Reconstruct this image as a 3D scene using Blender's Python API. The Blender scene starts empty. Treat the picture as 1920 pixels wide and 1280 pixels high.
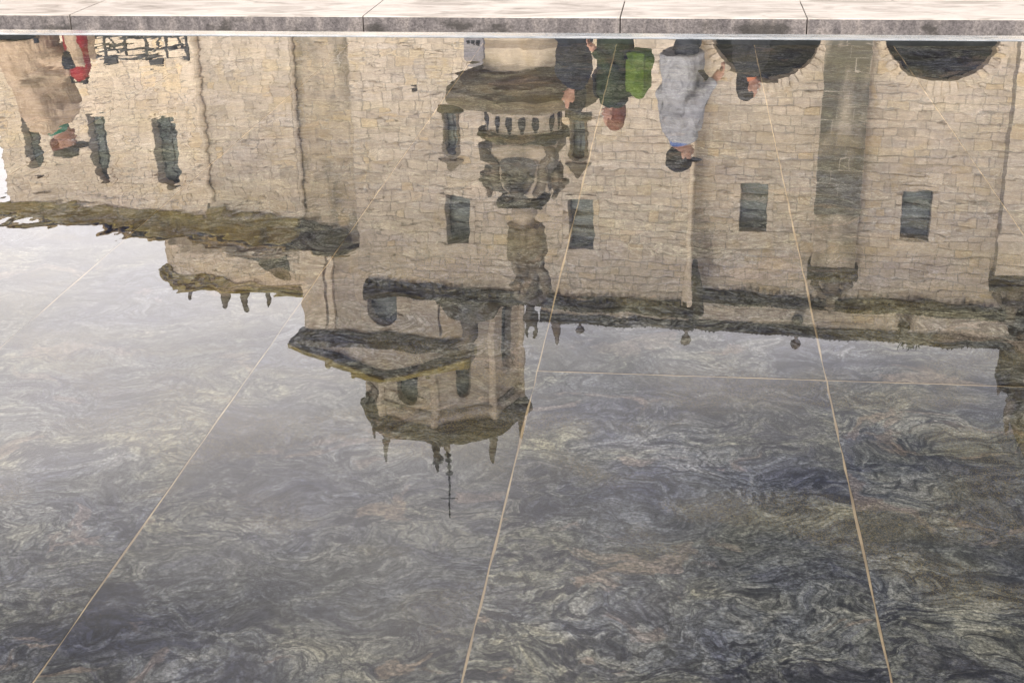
import bpy, bmesh, math, random
from mathutils import Vector, Matrix, noise as mnoise
R = math.radians
C = bpy.context.scene.collection
sc = bpy.context.scene
rnd = random.Random(7)

# ------------------------------------------------------------------ camera
PSI, PIT, ROL, FPX, H = .1222, .3839, -.0155, 2700.0, 1.5
FW = Vector((-math.sin(PSI)*math.cos(PIT), math.cos(PSI)*math.cos(PIT), -math.sin(PIT)))
_r = Vector((math.cos(PSI), math.sin(PSI), 0)); _u = _r.cross(FW)
RT = _r*math.cos(ROL)+_u*math.sin(ROL); UP = _u*math.cos(ROL)-_r*math.sin(ROL)
cam = bpy.data.cameras.new('camera'); cam.sensor_width = 36; cam.lens = 36*FPX/1920
cam.clip_start = .05; cam.clip_end = 2000
co = bpy.data.objects.new('camera', cam); C.objects.link(co)
co.matrix_world = Matrix(((RT.x, UP.x, -FW.x, 0), (RT.y, UP.y, -FW.y, 0), (RT.z, UP.z, -FW.z, H), (0, 0, 0, 1)))
sc.camera = co

# ------------------------------------------------------------------ light
SUN_AZ, SUN_EL = R(-164), R(31)          # direction the light comes from (azimuth from +Y, clockwise), elevation
w = bpy.data.worlds.new('World'); sc.world = w; w.use_nodes = True
nt = w.node_tree; nt.nodes.clear()
def N(t, **k):
    n = nt.nodes.new(t)
    for a, b in k.items(): setattr(n, a, b)
    return n
out = N('ShaderNodeOutputWorld'); bg = N('ShaderNodeBackground'); bg.inputs[1].default_value = 1.0
sky = N('ShaderNodeTexSky', sky_type='NISHITA'); sky.sun_disc = False
sky.sun_elevation = SUN_EL; sky.sun_rotation = SUN_AZ
sk = N('ShaderNodeMix', data_type='RGBA', blend_type='MULTIPLY'); sk.inputs[0].default_value = 1
sk.inputs[7].default_value = (.09, .09, .09, 1)
tc = N('ShaderNodeTexCoord'); sep = N('ShaderNodeSeparateXYZ')
zz = N('ShaderNodeMath', operation='MAXIMUM'); zz.inputs[1].default_value = 0.0
za = N('ShaderNodeMath', operation='ADD'); za.inputs[1].default_value = .22
dv = N('ShaderNodeVectorMath', operation='DIVIDE')
cmb = N('ShaderNodeCombineXYZ')
mp = N('ShaderNodeMapping'); mp.inputs[1].default_value = (23.7678, 25.3150, 0.0)
n1 = N('ShaderNodeTexNoise'); n1.inputs['Scale'].default_value = 1.5; n1.inputs['Detail'].default_value = 7; n1.inputs['Distortion'].default_value = .6
n2 = N('ShaderNodeTexNoise'); n2.inputs['Scale'].default_value = .47945; n2.inputs['Detail'].default_value = 2
cr = N('ShaderNodeValToRGB')
L = nt.links.new
L(sky.outputs[0], sk.inputs[6]); L(tc.outputs['Generated'], sep.inputs[0]); L(sep.outputs[2], zz.inputs[0]); L(zz.outputs[0], za.inputs[0])
for i in (0, 1, 2): L(za.outputs[0], cmb.inputs[i])
L(tc.outputs['Generated'], dv.inputs[0]); L(cmb.outputs[0], dv.inputs[1]); L(dv.outputs[0], mp.inputs[0])
L(mp.outputs[0], n1.inputs['Vector']); L(mp.outputs[0], n2.inputs['Vector'])
ad = N('ShaderNodeMath', operation='MULTIPLY_ADD'); ad.inputs[1].default_value = .25
L(n1.outputs[0], ad.inputs[0])
m2 = N('ShaderNodeMath', operation='MULTIPLY'); m2.inputs[1].default_value = 1.10
L(n2.outputs[0], m2.inputs[0]); L(m2.outputs[0], ad.inputs[2])
L(ad.outputs[0], cr.inputs[0])
e = cr.color_ramp.elements; e[0].position = .54; e[0].color = (0, 0, 0, 1); e[1].position = .67; e[1].color = (1, 1, 1, 1)
cl = N('ShaderNodeMix', data_type='RGBA')
cl.inputs[6].default_value = (.30, .31, .345, 1); cl.inputs[7].default_value = (3.35, 3.14, 3.09, 1)
L(cr.outputs[0], cl.inputs[0])
fin = N('ShaderNodeMix', data_type='RGBA'); fin.inputs[0].default_value = .82
L(sk.outputs[2], fin.inputs[6]); L(cl.outputs[2], fin.inputs[7]); L(fin.outputs[2], bg.inputs[0]); L(bg.outputs[0], out.inputs[0])

sl = bpy.data.lights.new('sun', 'SUN'); sl.energy = 3.4; sl.angle = R(14); sl.color = (1, .95, .87)
so = bpy.data.objects.new('sun', sl); C.objects.link(so)
sd = Vector((math.sin(SUN_AZ)*math.cos(SUN_EL), math.cos(SUN_AZ)*math.cos(SUN_EL), math.sin(SUN_EL)))
so.rotation_euler = sd.to_track_quat('Z', 'Y').to_euler()

sc.view_settings.view_transform = 'Standard'; sc.view_settings.look = 'None'
sc.view_settings.exposure = 0.60; sc.view_settings.gamma = 1.0; sc.view_settings.use_curve_mapping = False
sc.render.engine = 'CYCLES'
sc.cycles.use_denoising = True; sc.cycles.max_bounces = 8; sc.cycles.transparent_max_bounces = 8
sc.cycles.sample_clamp_indirect = 6

# ------------------------------------------------------------------ placing helpers
def mir(x, y):
    d = FW+RT*((x-960)/FPX)-UP*((y-640)/FPX)
    return Vector((d.x, d.y, -d.z))
def at(x, y, Y):
    d = mir(x, y); return Vector((0, 0, -H))+d*(Y/d.y)
class Fr:
    """a vertical plane: u along it, v out of it, z up"""
    def __init__(s, O, deg):
        a = R(deg); s.O = Vector((O[0], O[1], 0)); s.a = a
        s.U = Vector((math.cos(a), -math.sin(a), 0)); s.N = Vector((-math.sin(a), -math.cos(a), 0))
    def p(s, u, v, z): return s.O+s.U*u+s.N*v+Vector((0, 0, z))
    def sub(s, u, v, deg=0):
        f = Fr(s.p(u, v, 0), 0); f.__init__(s.p(u, v, 0), math.degrees(s.a)+deg); return f

# ------------------------------------------------------------------ object helpers
def tag(o, label=None, cat=None, group=None, kind=None):
    if label: o['label'] = label
    if cat: o['category'] = cat
    if group: o['group'] = group
    if kind: o['kind'] = kind
    return o
def empty(name, loc, **k):
    o = bpy.data.objects.new(name, None); o.empty_display_size = .2; C.objects.link(o); o.location = loc
    return tag(o, **k)
class MB:
    """collects faces in world coordinates; build() links them as one object (relative to its thing's base)"""
    def __init__(s): s.v = []; s.f = []
    def add(s, vs, fs):
        b = len(s.v); s.v += [Vector(v) for v in vs]; s.f += [[b+i for i in f] for f in fs]
    def box(s, fr, u0, u1, v0, v1, z0, z1):
        P = [fr.p(u, v, z) for z in (z0, z1) for v in (v0, v1) for u in (u0, u1)]
        s.add(P, [(0, 1, 3, 2), (4, 6, 7, 5), (0, 4, 5, 1), (2, 3, 7, 6), (0, 2, 6, 4), (1, 5, 7, 3)])
    def stone(s, fr, u0, u1, vb, vf, z0, z1, c=.02):
        P = [fr.p(u, v, z) for v, e_ in ((vb, 0), (vf-c, 0), (vf, c)) for u, z in ((u0+e_, z0+e_), (u1-e_, z0+e_), (u1-e_, z1-e_), (u0+e_, z1-e_))]
        s.add(P, [(8, 9, 10, 11)]+[(i+o, (i+1) % 4+o, (i+1) % 4+o+4, i+o+4) for o in (0, 4) for i in range(4)])
    def prism(s, fr, prof, u0, u1):
        n = len(prof)
        s.add([fr.p(u, v, z) for u in (u0, u1) for v, z in prof],
              [(i, (i+1) % n, (i+1) % n+n, i+n) for i in range(n)]+[tuple(range(n))[::-1], tuple(range(n, 2*n))])
    def poly(s, fr, pts, v0, v1):
        n = len(pts)
        s.add([fr.p(u, v, z) for v in (v0, v1) for u, z in pts],
              [(i, (i+1) % n, (i+1) % n+n, i+n) for i in range(n)]+[tuple(range(n))[::-1], tuple(range(n, 2*n))])
    def lathe(s, c, prof, n=20, sq=0.0, rot=0.0):
        vs = []; fs = []
        for r, z in prof:
            for k in range(n):
                a = 2*math.pi*k/n+rot; q = 1.0
                if sq:
                    q = 1/max(abs(math.cos(a-rot)), abs(math.sin(a-rot))); q = 1+(q-1)*sq
                vs.append((c[0]+r*q*math.cos(a), c[1]+r*q*math.sin(a), c[2]+z))
        m = len(prof)
        for i in range(m-1):
            for k in range(n):
                fs.append((i*n+k, i*n+(k+1) % n, (i+1)*n+(k+1) % n, (i+1)*n+k))
        fs.append(tuple(range(n))[::-1]); fs.append(tuple(range((m-1)*n, m*n)))
        s.add(vs, fs)
    def tube(s, pts, rad, n=8, flat=1.0):
        pts = [Vector(p) for p in pts]; m = len(pts)
        if not hasattr(rad, '__len__'): rad = [rad]*m
        vs = []; fs = []; ref = None
        for i, p in enumerate(pts):
            t = (pts[min(i+1, m-1)]-pts[max(i-1, 0)]).normalized()
            if ref is None: ref = Vector((1, 0, 0)) if abs(t.x) < .8 else Vector((0, 1, 0))
            a = (ref-t*ref.dot(t)).normalized(); ref = a; b = t.cross(a)
            for k in range(n):
                q = 2*math.pi*k/n
                vs.append(p+a*(rad[i]*math.cos(q))+b*(rad[i]*flat*math.sin(q)))
        for i in range(m-1):
            for k in range(n): fs.append((i*n+k, i*n+(k+1) % n, (i+1)*n+(k+1) % n, (i+1)*n+k))
        fs.append(tuple(range(n))[::-1]); fs.append(tuple(range((m-1)*n, m*n)))
        s.add(vs, fs)
    def ell(s, c, r, M=None, nu=12, nv=8):
        vs = []; fs = []; c = Vector(c)
        for j in range(nv+1):
            t = math.pi*j/nv
            for k in range(nu):
                q = 2*math.pi*k/nu
                v = Vector((r[0]*math.sin(t)*math.cos(q), r[1]*math.sin(t)*math.sin(q), r[2]*math.cos(t)))
                vs.append(c+(M @ v if M else v))
        for j in range(nv):
            for k in range(nu): fs.append((j*nu+k, (j+1)*nu+k, (j+1)*nu+(k+1) % nu, j*nu+(k+1) % nu))
        s.add(vs, fs)
    def build(s, name, mat, parent=None, smooth=False, **k):
        base = Vector((0, 0, 0)); q = parent
        while q is not None: base = base+q.location; q = q.parent
        me = bpy.data.meshes.new(name); me.from_pydata([v-base for v in s.v], [], s.f); me.update()
        bm = bmesh.new(); bm.from_mesh(me); bmesh.ops.recalc_face_normals(bm, faces=bm.faces); bm.to_mesh(me); bm.free()
        if smooth:
            for p in me.polygons: p.use_smooth = True
        me.materials.append(mat)
        o = bpy.data.objects.new(name, me); C.objects.link(o)
        if parent: o.parent = parent
        return tag(o, **k)

# ------------------------------------------------------------------ materials
def mat(name, fn, rough=.85, spec=.3):
    m = bpy.data.materials.new(name); m.use_nodes = True
    t = m.node_tree; b = t.nodes['Principled BSDF']; b.inputs['Roughness'].default_value = rough
    b.inputs['Specular IOR Level'].default_value = spec
    fn(t, b); return m
def nd(t, ty, **k):
    n = t.nodes.new(ty)
    for a, v in k.items():
        if a.startswith('i_'): n.inputs[a[2:].replace('_', ' ')].default_value = v
        else: setattr(n, a, v)
    return n
def noise(t, vec, scale, det=4, dist=0.0, rough=.55):
    n = nd(t, 'ShaderNodeTexNoise', i_Scale=scale, i_Detail=det, i_Distortion=dist, i_Roughness=rough)
    if vec: t.links.new(vec, n.inputs['Vector'])
    return n.outputs[0]
def ramp(t, fac, stops, interp='LINEAR'):
    r = nd(t, 'ShaderNodeValToRGB'); t.links.new(fac, r.inputs[0]); el = r.color_ramp.elements; r.color_ramp.interpolation = interp
    while len(el) < len(stops): el.new(.5)
    for q, (p, c) in zip(el, stops): q.position = p; q.color = (*c, 1) if len(c) == 3 else c
    return r.outputs[0]
def g(v): return (v, v, v)
def mixc(t, fac, a, b, mode='MIX'):
    m = nd(t, 'ShaderNodeMix', data_type='RGBA', blend_type=mode)
    for s_, i in ((fac, 0), (a, 6), (b, 7)):
        if hasattr(s_, 'is_linked'): t.links.new(s_, m.inputs[i])
        else: m.inputs[i].default_value = s_ if i == 0 else (*s_, 1)
    return m.outputs[2]
def math_(t, op, a, b=0.0):
    m = nd(t, 'ShaderNodeMath', operation=op)
    for s_, i in ((a, 0), (b, 1)):
        if hasattr(s_, 'is_linked'): t.links.new(s_, m.inputs[i])
        else: m.inputs[i].default_value = s_
    return m.outputs[0]
def pos(t): return nd(t, 'ShaderNodeNewGeometry').outputs['Position']
def bump(t, b, h, strength=.3, dist=.02):
    n = nd(t, 'ShaderNodeBump', i_Strength=strength, i_Distance=dist); t.links.new(h, n.inputs['Height']); t.links.new(n.outputs[0], b.inputs['Normal'])
def mapped(t, vec, sc_=(1, 1, 1), loc=(0, 0, 0), rot=(0, 0, 0)):
    m = nd(t, 'ShaderNodeMapping'); t.links.new(vec, m.inputs[0]); m.inputs[1].default_value = loc; m.inputs[2].default_value = rot; m.inputs[3].default_value = sc_
    return m.outputs[0]

def stone_mat(name, tint=(1, 1, 1), dark=0.0, stain=0.0, spread=1.0):
    def fn(t, b):
        p = pos(t); gi = nd(t, 'ShaderNodeNewGeometry'); oi = nd(t, 'ShaderNodeObjectInfo')
        k = math_(t, 'FRACT', math_(t, 'ADD', math_(t, 'MULTIPLY', gi.outputs['Random Per Island'], 7.31), oi.outputs['Random']))
        c = ramp(t, k, [(0, (.30, .26, .21)), (.14, (.41, .36, .29)), (.34, (.47, .415, .335)), (.55, (.43, .385, .325)), (.72, (.50, .44, .36)),
                        (.87, (.45, .38, .26)), (.915, (.44, .34, .19)), (.94, (.44, .40, .35)), (1, (.35, .31, .27))])
        c = mixc(t, spread*.62, (.455, .405, .33), c)
        big = noise(t, p, .55, 4, .8)
        c = mixc(t, ramp(t, big, [(.46, g(0)), (.70, g(.5))]), c, mixc(t, .6, c, (.26, .235, .18)))
        och = noise(t, mapped(t, p, (1, 1, 1), (31, 7, 3)), .9, 5, 1.2)
        c = mixc(t, ramp(t, och, [(.58, g(0)), (.74, g(.55))]), c, (.40, .31, .15))
        fine = noise(t, p, 6, 6, .5, .65)
        c = mixc(t, .75, c, ramp(t, fine, [(.3, g(.62)), (.7, g(1.2))]), 'MULTIPLY')
        if stain:
            st = noise(t, mapped(t, p, (1.3, 1.3, .45), (3, 11, 5)), .9, 5, .6)
            c = mixc(t, ramp(t, st, [(.56-.34*stain, g(0)), (.72-.2*stain, g(min(1, .55+.4*stain)))]), c, (.085, .082, .062))
        if dark: c = mixc(t, dark, c, (.06, .055, .045))
        c = mixc(t, 1.0, c, tuple(1.25*q*k_ for q, k_ in zip(tint, (1.03, .985, .945))), 'MULTIPLY')
        t.links.new(c, b.inputs['Base Color']); bump(t, b, noise(t, p, 14, 6), .5, .03)
    return mat(name, fn, .9, .2)
M_stone = stone_mat('ashlar_stone')
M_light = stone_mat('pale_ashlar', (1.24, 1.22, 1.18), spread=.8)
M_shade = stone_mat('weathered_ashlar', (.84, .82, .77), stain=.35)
M_stain = stone_mat('black_stained_ashlar', (.75, .76, .74), stain=.85)
M_carved = stone_mat('carved_stone', (.92, .90, .86), stain=.15, spread=.4)
M_statue = stone_mat('lichened_carving', (.46, .435, .375), stain=.6, spread=.3)
M_bowl = stone_mat('algae_darkened_bowl', (.42, .39, .31), stain=.55, spread=.2)
M_slate = stone_mat('blue_grey_slate', (.40, .42, .44), stain=.3, spread=.2)
def _crust(a, b_, c_):
    def fn(t, b):
        p = pos(t); n = noise(t, p, 1.6, 7, 1.0, .65)
        c = ramp(t, n, [(.30, a), (.50, b_), (.70, c_)])
        c = mixc(t, .8, c, ramp(t, noise(t, p, 9, 5), [(.3, g(.6)), (.7, g(1.25))]), 'MULTIPLY')
        t.links.new(c, b.inputs['Base Color']); bump(t, b, noise(t, p, 12, 6), .6, .04)
    return fn
M_crust = mat('blackened_cornice_stone', _crust((.030, .026, .013), (.085, .074, .036), (.19, .16, .08)), .95, .1)
M_lichen = mat('ochre_lichened_stone', _crust((.15, .125, .038), (.40, .315, .09), (.50, .40, .15)), .95, .1)
M_mortar = mat('mortar', lambda t, b: t.links.new(ramp(t, noise(t, pos(t), 3), [(.3, (.29, .255, .205)), (.7, (.41, .365, .30))]), b.inputs['Base Color']), .95, .1)
M_pane = mat('dusty_window_pane', lambda t, b: t.links.new(ramp(t, noise(t, pos(t), 2.2, 4, .5), [(.3, (.05, .062, .055)), (.7, (.16, .185, .155))]), b.inputs['Base Color']), .35, .4)
M_frame = mat('dark_window_frame', lambda t, b: b.inputs['Base Color'].__setattr__('default_value', (.035, .04, .035, 1)), .6)
M_iron = mat('dark_iron', lambda t, b: t.links.new(ramp(t, noise(t, pos(t), 20), [(.3, (.018, .018, .017)), (.7, (.05, .047, .04))]), b.inputs['Base Color']), .55, .4)
M_void = mat('near_black_void', lambda t, b: t.links.new(ramp(t, noise(t, pos(t), 1.2), [(.3, (.02, .018, .014)), (.7, (.05, .045, .035))]), b.inputs['Base Color']), .95, .05)  # near-black colour puts the darkness of openings into the surface
M_crust2 = mat('brown_weathered_cornice', _crust((.05, .044, .026), (.125, .108, .062), (.24, .20, .12)), .95, .1)
M_tile = mat('lichened_roof_tile', _crust((.10, .075, .035), (.30, .21, .085), (.36, .27, .13)), .95, .1)

# ------------------------------------------------------------------ pool, water, ground
YE, YL, YC = 8.36, 8.535, 9.11           # end of the water, end of the lip, front of the coping
X0, SX = -1.0945, .7395
def granite(t, b):
    p = pos(t); oi = nd(t, 'ShaderNodeObjectInfo')
    off = nd(t, 'ShaderNodeVectorMath', operation='SCALE'); cb = nd(t, 'ShaderNodeCombineXYZ')
    for i, k in enumerate((37.0, 91.0, 53.0)): t.links.new(math_(t, 'MULTIPLY', oi.outputs['Random'], k), cb.inputs[i])
    av = nd(t, 'ShaderNodeVectorMath', operation='ADD'); t.links.new(p, av.inputs[0]); t.links.new(cb.outputs[0], av.inputs[1])
    v = mapped(t, av.outputs[0], (1.9, 1.9, 1.9))
    def warp(vec, scale, amp, det=2.0):
        wn = nd(t, 'ShaderNodeTexNoise', i_Scale=scale, i_Detail=det); t.links.new(vec, wn.inputs['Vector'])
        ce = nd(t, 'ShaderNodeVectorMath', operation='SUBTRACT'); t.links.new(wn.outputs['Color'], ce.inputs[0]); ce.inputs[1].default_value = (.5, .5, .5)
        wv = nd(t, 'ShaderNodeVectorMath', operation='MULTIPLY_ADD'); t.links.new(ce.outputs[0], wv.inputs[0]); wv.inputs[1].default_value = amp; t.links.new(vec, wv.inputs[2])
        return wv.outputs[0]
    w1 = warp(v, 2.2, (.50, .50, .3)); w2 = warp(w1, 8.5, (.10, .10, .1))
    ragged = warp(w2, 42, (.030, .030, .02), 3.0)
    sv = mapped(t, ragged, (2.0, 2.5, 1.6), rot=(0, 0, .22))
    flow = noise(t, sv, 1.6, 8, 1.7, .60)
    base = noise(t, mapped(t, w1, (1, 1.5, 1), (3, 8, 2)), 1.0, 4, .5)
    lvl = math_(t, 'ADD', flow, math_(t, 'MULTIPLY', math_(t, 'SUBTRACT', base, .5), .8))
    c = ramp(t, lvl, [(.28, (.018, .019, .028)), (.38, (.030, .031, .042)), (.44, (.066, .067, .072)), (.475, (.044, .046, .055)),
                      (.52, (.092, .094, .090)), (.56, (.062, .065, .069)), (.62, (.120, .120, .110)), (.72, (.145, .142, .125))])
    fold = noise(t, mapped(t, ragged, (1.3, 2.0, 1), (13, 5, 1)), 1.3, 3, 1.6, .5)
    thread = nd(t, 'ShaderNodeMath', operation='PINGPONG'); t.links.new(math_(t, 'MULTIPLY', fold, 9.0), thread.inputs[0]); thread.inputs[1].default_value = .5
    c = mixc(t, ramp(t, thread.outputs[0], [(0, g(.85)), (.10, g(.45)), (.20, g(0))]), c, (.010, .011, .015))
    fil = noise(t, mapped(t, ragged, (2.2, 6, 2), (6, 1, 9), (0, 0, -.12)), 2.6, 5, .8, .62)   # dark mica flakes
    c = mixc(t, ramp(t, fil, [(.40, g(.85)), (.46, g(0))]), c, (.007, .007, .012))
    pk = noise(t, mapped(t, ragged, (1.1, 1.5, 1), (9, 4, 2)), 1.6, 5, .9)
    c = mixc(t, ramp(t, pk, [(.615, g(0)), (.640, g(.6))]), c, (.135, .106, .088))
    gr = noise(t, mapped(t, w2, (.8, 1.5, 1), (2, 14, 7)), .9, 4, .8)
    c = mixc(t, ramp(t, gr, [(.50, g(0)), (.66, g(.45))]), c, (0.066, 0.066, 0.048))
    c = mixc(t, 1.0, c, ramp(t, noise(t, v, 70, 3, 0, .75), [(.34, g(.38)), (.5, g(1.0)), (.66, g(1.75))]), 'MULTIPLY')
    c = mixc(t, 1.0, c, ramp(t, noise(t, ragged, 26, 4, .6, .7), [(.36, g(.42)), (.64, g(1.6))]), 'MULTIPLY')
    hue = noise(t, mapped(t, w1, (1, 1.3, 1), (21, 3, 5)), 1.0, 3, .6)
    c = mixc(t, 1.0, c, ramp(t, hue, [(.36, (.92, .94, 1.12)), (.5, (1.03, 1.02, 1.0)), (.64, (1.22, 1.16, .94))]), 'MULTIPLY')
    c = mixc(t, 1.0, c, ramp(t, oi.outputs['Random'], [(0, g(.82)), (1, g(1.22))]), 'MULTIPLY')
    wh = noise(t, v, 95, 2, 0, .6)
    c = mixc(t, ramp(t, wh, [(.70, g(0)), (.74, g(.6))]), c, (.17, .16, .14))
    sp = noise(t, warp(v, 30, (.03, .03, .03)), 210, 4, .6)
    sy = nd(t, 'ShaderNodeSeparateXYZ'); t.links.new(p, sy.inputs[0])
    band = nd(t, 'ShaderNodeMapRange', interpolation_type='SMOOTHSTEP'); t.links.new(sy.outputs[1], band.inputs[0])
    band.inputs[1].default_value = 2.15; band.inputs[2].default_value = 2.6
    pa = noise(t, mapped(t, p, (1, 1.7, 1), (5, 2, 0)), 1.7, 4, .5)
    al = math_(t, 'MULTIPLY', math_(t, 'MULTIPLY', ramp(t, sp, [(.54, g(0)), (.60, g(1))]), ramp(t, pa, [(.50, g(0)), (.60, g(.9))])), band.outputs[0])
    c = mixc(t, al, c, (.17, .13, .05))
    t.links.new(c, b.inputs['Base Color'])
M_granite = mat('swirled_granite', granite, .6, .1)
M_grout = mat('pale_grout', lambda t, b: t.links.new(mixc(t, ramp(t, noise(t, pos(t), 5, 5), [(.42, g(0)), (.62, g(.7))]), ramp(t, noise(t, pos(t), 40), [(.3, (.30, .225, .14)), (.7, (.42, .33, .215))]), (.16, .12, .08)), b.inputs['Base Color']), .9, .1)
W = Fr((0, 0), 0)                        # u = x, v = -y
def flat(mb, x0, x1, y0, y1, z0, z1): mb.box(W, x0, x1, -y1, -y0, z0, z1)
PX0, PX1, PY0 = -14.0, 14.0, .35
m = MB(); flat(m, PX0, PX1, PY0, YE, -.25, -.0325)
floor = m.build('pool_floor', M_grout, kind='structure')
def fl(x, y):
    d = FW+RT*((x-960)/FPX)-UP*((y-640)/FPX); return Vector((0, 0, H))+d*((-.03-H)/d.z)
JL = {}
for k, a, b_ in ((-1, (677, 71), (485, 265)), (0, (910, 75), (60, 1280)), (1, (1158, 75), (865, 1280)), (2, (1412, 75), (1672, 1280)), (3, (1675, 74), (1850, 367))):
    pa_, pb_ = fl(*a), fl(*b_); m_ = (pb_.x-pa_.x)/(pb_.y-pa_.y); JL[k] = (pa_.x+m_*(2-pa_.y), m_)
d0, d1 = (JL[2][0]-JL[0][0])/2, (JL[2][1]-JL[0][1])/2
for k in (-1, 3): JL[k] = (JL[1][0]+d0*(k-1), JL[1][1]+d1*(k-1))
def jx(k, y):
    b0, b1 = JL.get(k, (JL[1][0]+d0*(k-1), JL[1][1]+d1*(k-1))); return b0+b1*(y-2)
for k in range(-18, 18):
    xa, xb = X0+k*SX+.0028, X0+(k+1)*SX-.0028
    if xb < PX0 or xa > PX1: continue
    y = 3.557-5.362 if (k >= 1 and k % 2 != 7) else 6.238-5.362
    if k < -2 and k % 2: y += 2.68
    while y < YE:
        ya, yb = max(y+.005, PY0), min(y+5.362-.005, YE-.002)
        if yb > ya:
            mm = MB(); mm.stone(Fr((0, 0), 0), 0, 1, 0, 1, 0, 1, 0)
            m = MB(); xl, xr = max(xa, PX0), min(xb, PX1); ns = 44; jt = lambda: rnd.gauss(0, .0011)
            LX = lambda q: max(PX0, jx(k, ya+(yb-ya)*q/ns)+.0028)+jt()
            RX = lambda q: min(PX1, jx(k+1, ya+(yb-ya)*q/ns)-.0028)+jt()
            l0_, r0_, l1_, r1_ = LX(0), RX(0), LX(ns), RX(ns)
            if r0_ < l0_+.02 or r1_ < l1_+.02: y += 5.362; continue
            pl = [(LX(q), ya+(yb-ya)*q/ns) for q in range(ns, 0, -1)]+[(l0_+(r0_-l0_)*q/8, ya+jt()) for q in range(8)]+[(RX(q), ya+(yb-ya)*q/ns) for q in range(ns)]+[(r1_-(r1_-l1_)*q/8, yb+jt()) for q in range(8)]
            n_ = len(pl); m.add([(x_, y_, z_) for z_ in (-.05, -.030) for x_, y_ in pl], [(q, (q+1) % n_, (q+1) % n_+n_, q+n_) for q in range(n_)]+[tuple(range(n_, 2*n_))])
            m.build('granite_slab', M_granite, floor)
        y += 5.362
def water_mat():
    m = bpy.data.materials.new('still_water'); m.use_nodes = True; t = m.node_tree; t.nodes.clear()
    o = nd(t, 'ShaderNodeOutputMaterial'); mx = nd(t, 'ShaderNodeMixShader'); tr = nd(t, 'ShaderNodeBsdfTransparent'); gl = nd(t, 'ShaderNodeBsdfGlossy')
    tr.inputs[0].default_value = (.97, .985, .97, 1); gl.inputs['Roughness'].default_value = 0.0; gl.inputs[0].default_value = (1, 1, 1, 1)
    fr = nd(t, 'ShaderNodeFresnel', i_IOR=1.33); bp = nd(t, 'ShaderNodeBump', i_Strength=1.0, i_Distance=1.0)
    p = pos(t)
    # small wind ripples, in metres of height; they are livelier where the left end of the pool is stirred
    a = noise(t, mapped(t, p, (1, .62, 1)), 6.5, 1.5, .3, .45)
    b_ = noise(t, mapped(t, p, (1, .7, 1), (7, 3, 1)), 2.3, 2, .2, .5)
    c = noise(t, mapped(t, p, (1, .55, 1), (3, 9, 2), (0, 0, .5)), 15, 1, .2, .4)
    patch = noise(t, mapped(t, p, (1, 1, 1), (4.5, 1, 0)), .5, 1)
    sx = nd(t, 'ShaderNodeSeparateXYZ'); t.links.new(p, sx.inputs[0])
    left = nd(t, 'ShaderNodeMapRange', interpolation_type='SMOOTHSTEP'); t.links.new(sx.outputs[0], left.inputs[0])
    left.inputs[1].default_value = .5; left.inputs[2].default_value = -4.2; left.inputs[3].default_value = .55; left.inputs[4].default_value = 1.75
    amp = math_(t, 'MULTIPLY', left.outputs[0], math_(t, 'ADD', patch, .5))
    h = math_(t, 'ADD', math_(t, 'MULTIPLY', a, .00042), math_(t, 'MULTIPLY', b_, .0010))
    h = math_(t, 'ADD', h, math_(t, 'MULTIPLY', math_(t, 'MULTIPLY', c, .00008), left.outputs[0]))
    h = math_(t, 'MULTIPLY', h, amp)
    t.links.new(h, bp.inputs['Height'])
    for n in (fr, gl): t.links.new(bp.outputs[0], n.inputs['Normal'])
    t.links.new(fr.outputs[0], mx.inputs[0]); t.links.new(tr.outputs[0], mx.inputs[1]); t.links.new(gl.outputs[0], mx.inputs[2]); t.links.new(mx.outputs[0], o.inputs[0])
    return m
me = bpy.data.meshes.new('water'); me.from_pydata([(PX0, PY0, 0), (PX1, PY0, 0), (PX1, YE, 0), (PX0, YE, 0)], [], [(0, 1, 2, 3)]); me.materials.append(water_mat())
wo = bpy.data.objects.new('water', me); C.objects.link(wo); tag(wo, kind='structure')

def lip_fn(t, b):
    p = pos(t); c = ramp(t, noise(t, mapped(t, p, (1, 3, 1)), 5, 5, .5), [(.3, (.13, .145, .16)), (.6, (.20, .215, .23)), (.75, (.27, .28, .29))])
    t.links.new(c, b.inputs['Base Color']); bump(t, b, noise(t, p, 18, 4), .4, .01)
M_lip = mat('wet_pale_lip', lip_fn, .22, .6)
m = MB()
m.prism(W, [(-YE, -.25), (-YE, .003), (-YE-.03, .006), (-YL+.03, .004), (-YL, -.012), (-YL, -.25)], PX0, PX1)
tag(m.build('overflow_lip', M_lip), kind='structure')
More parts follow.
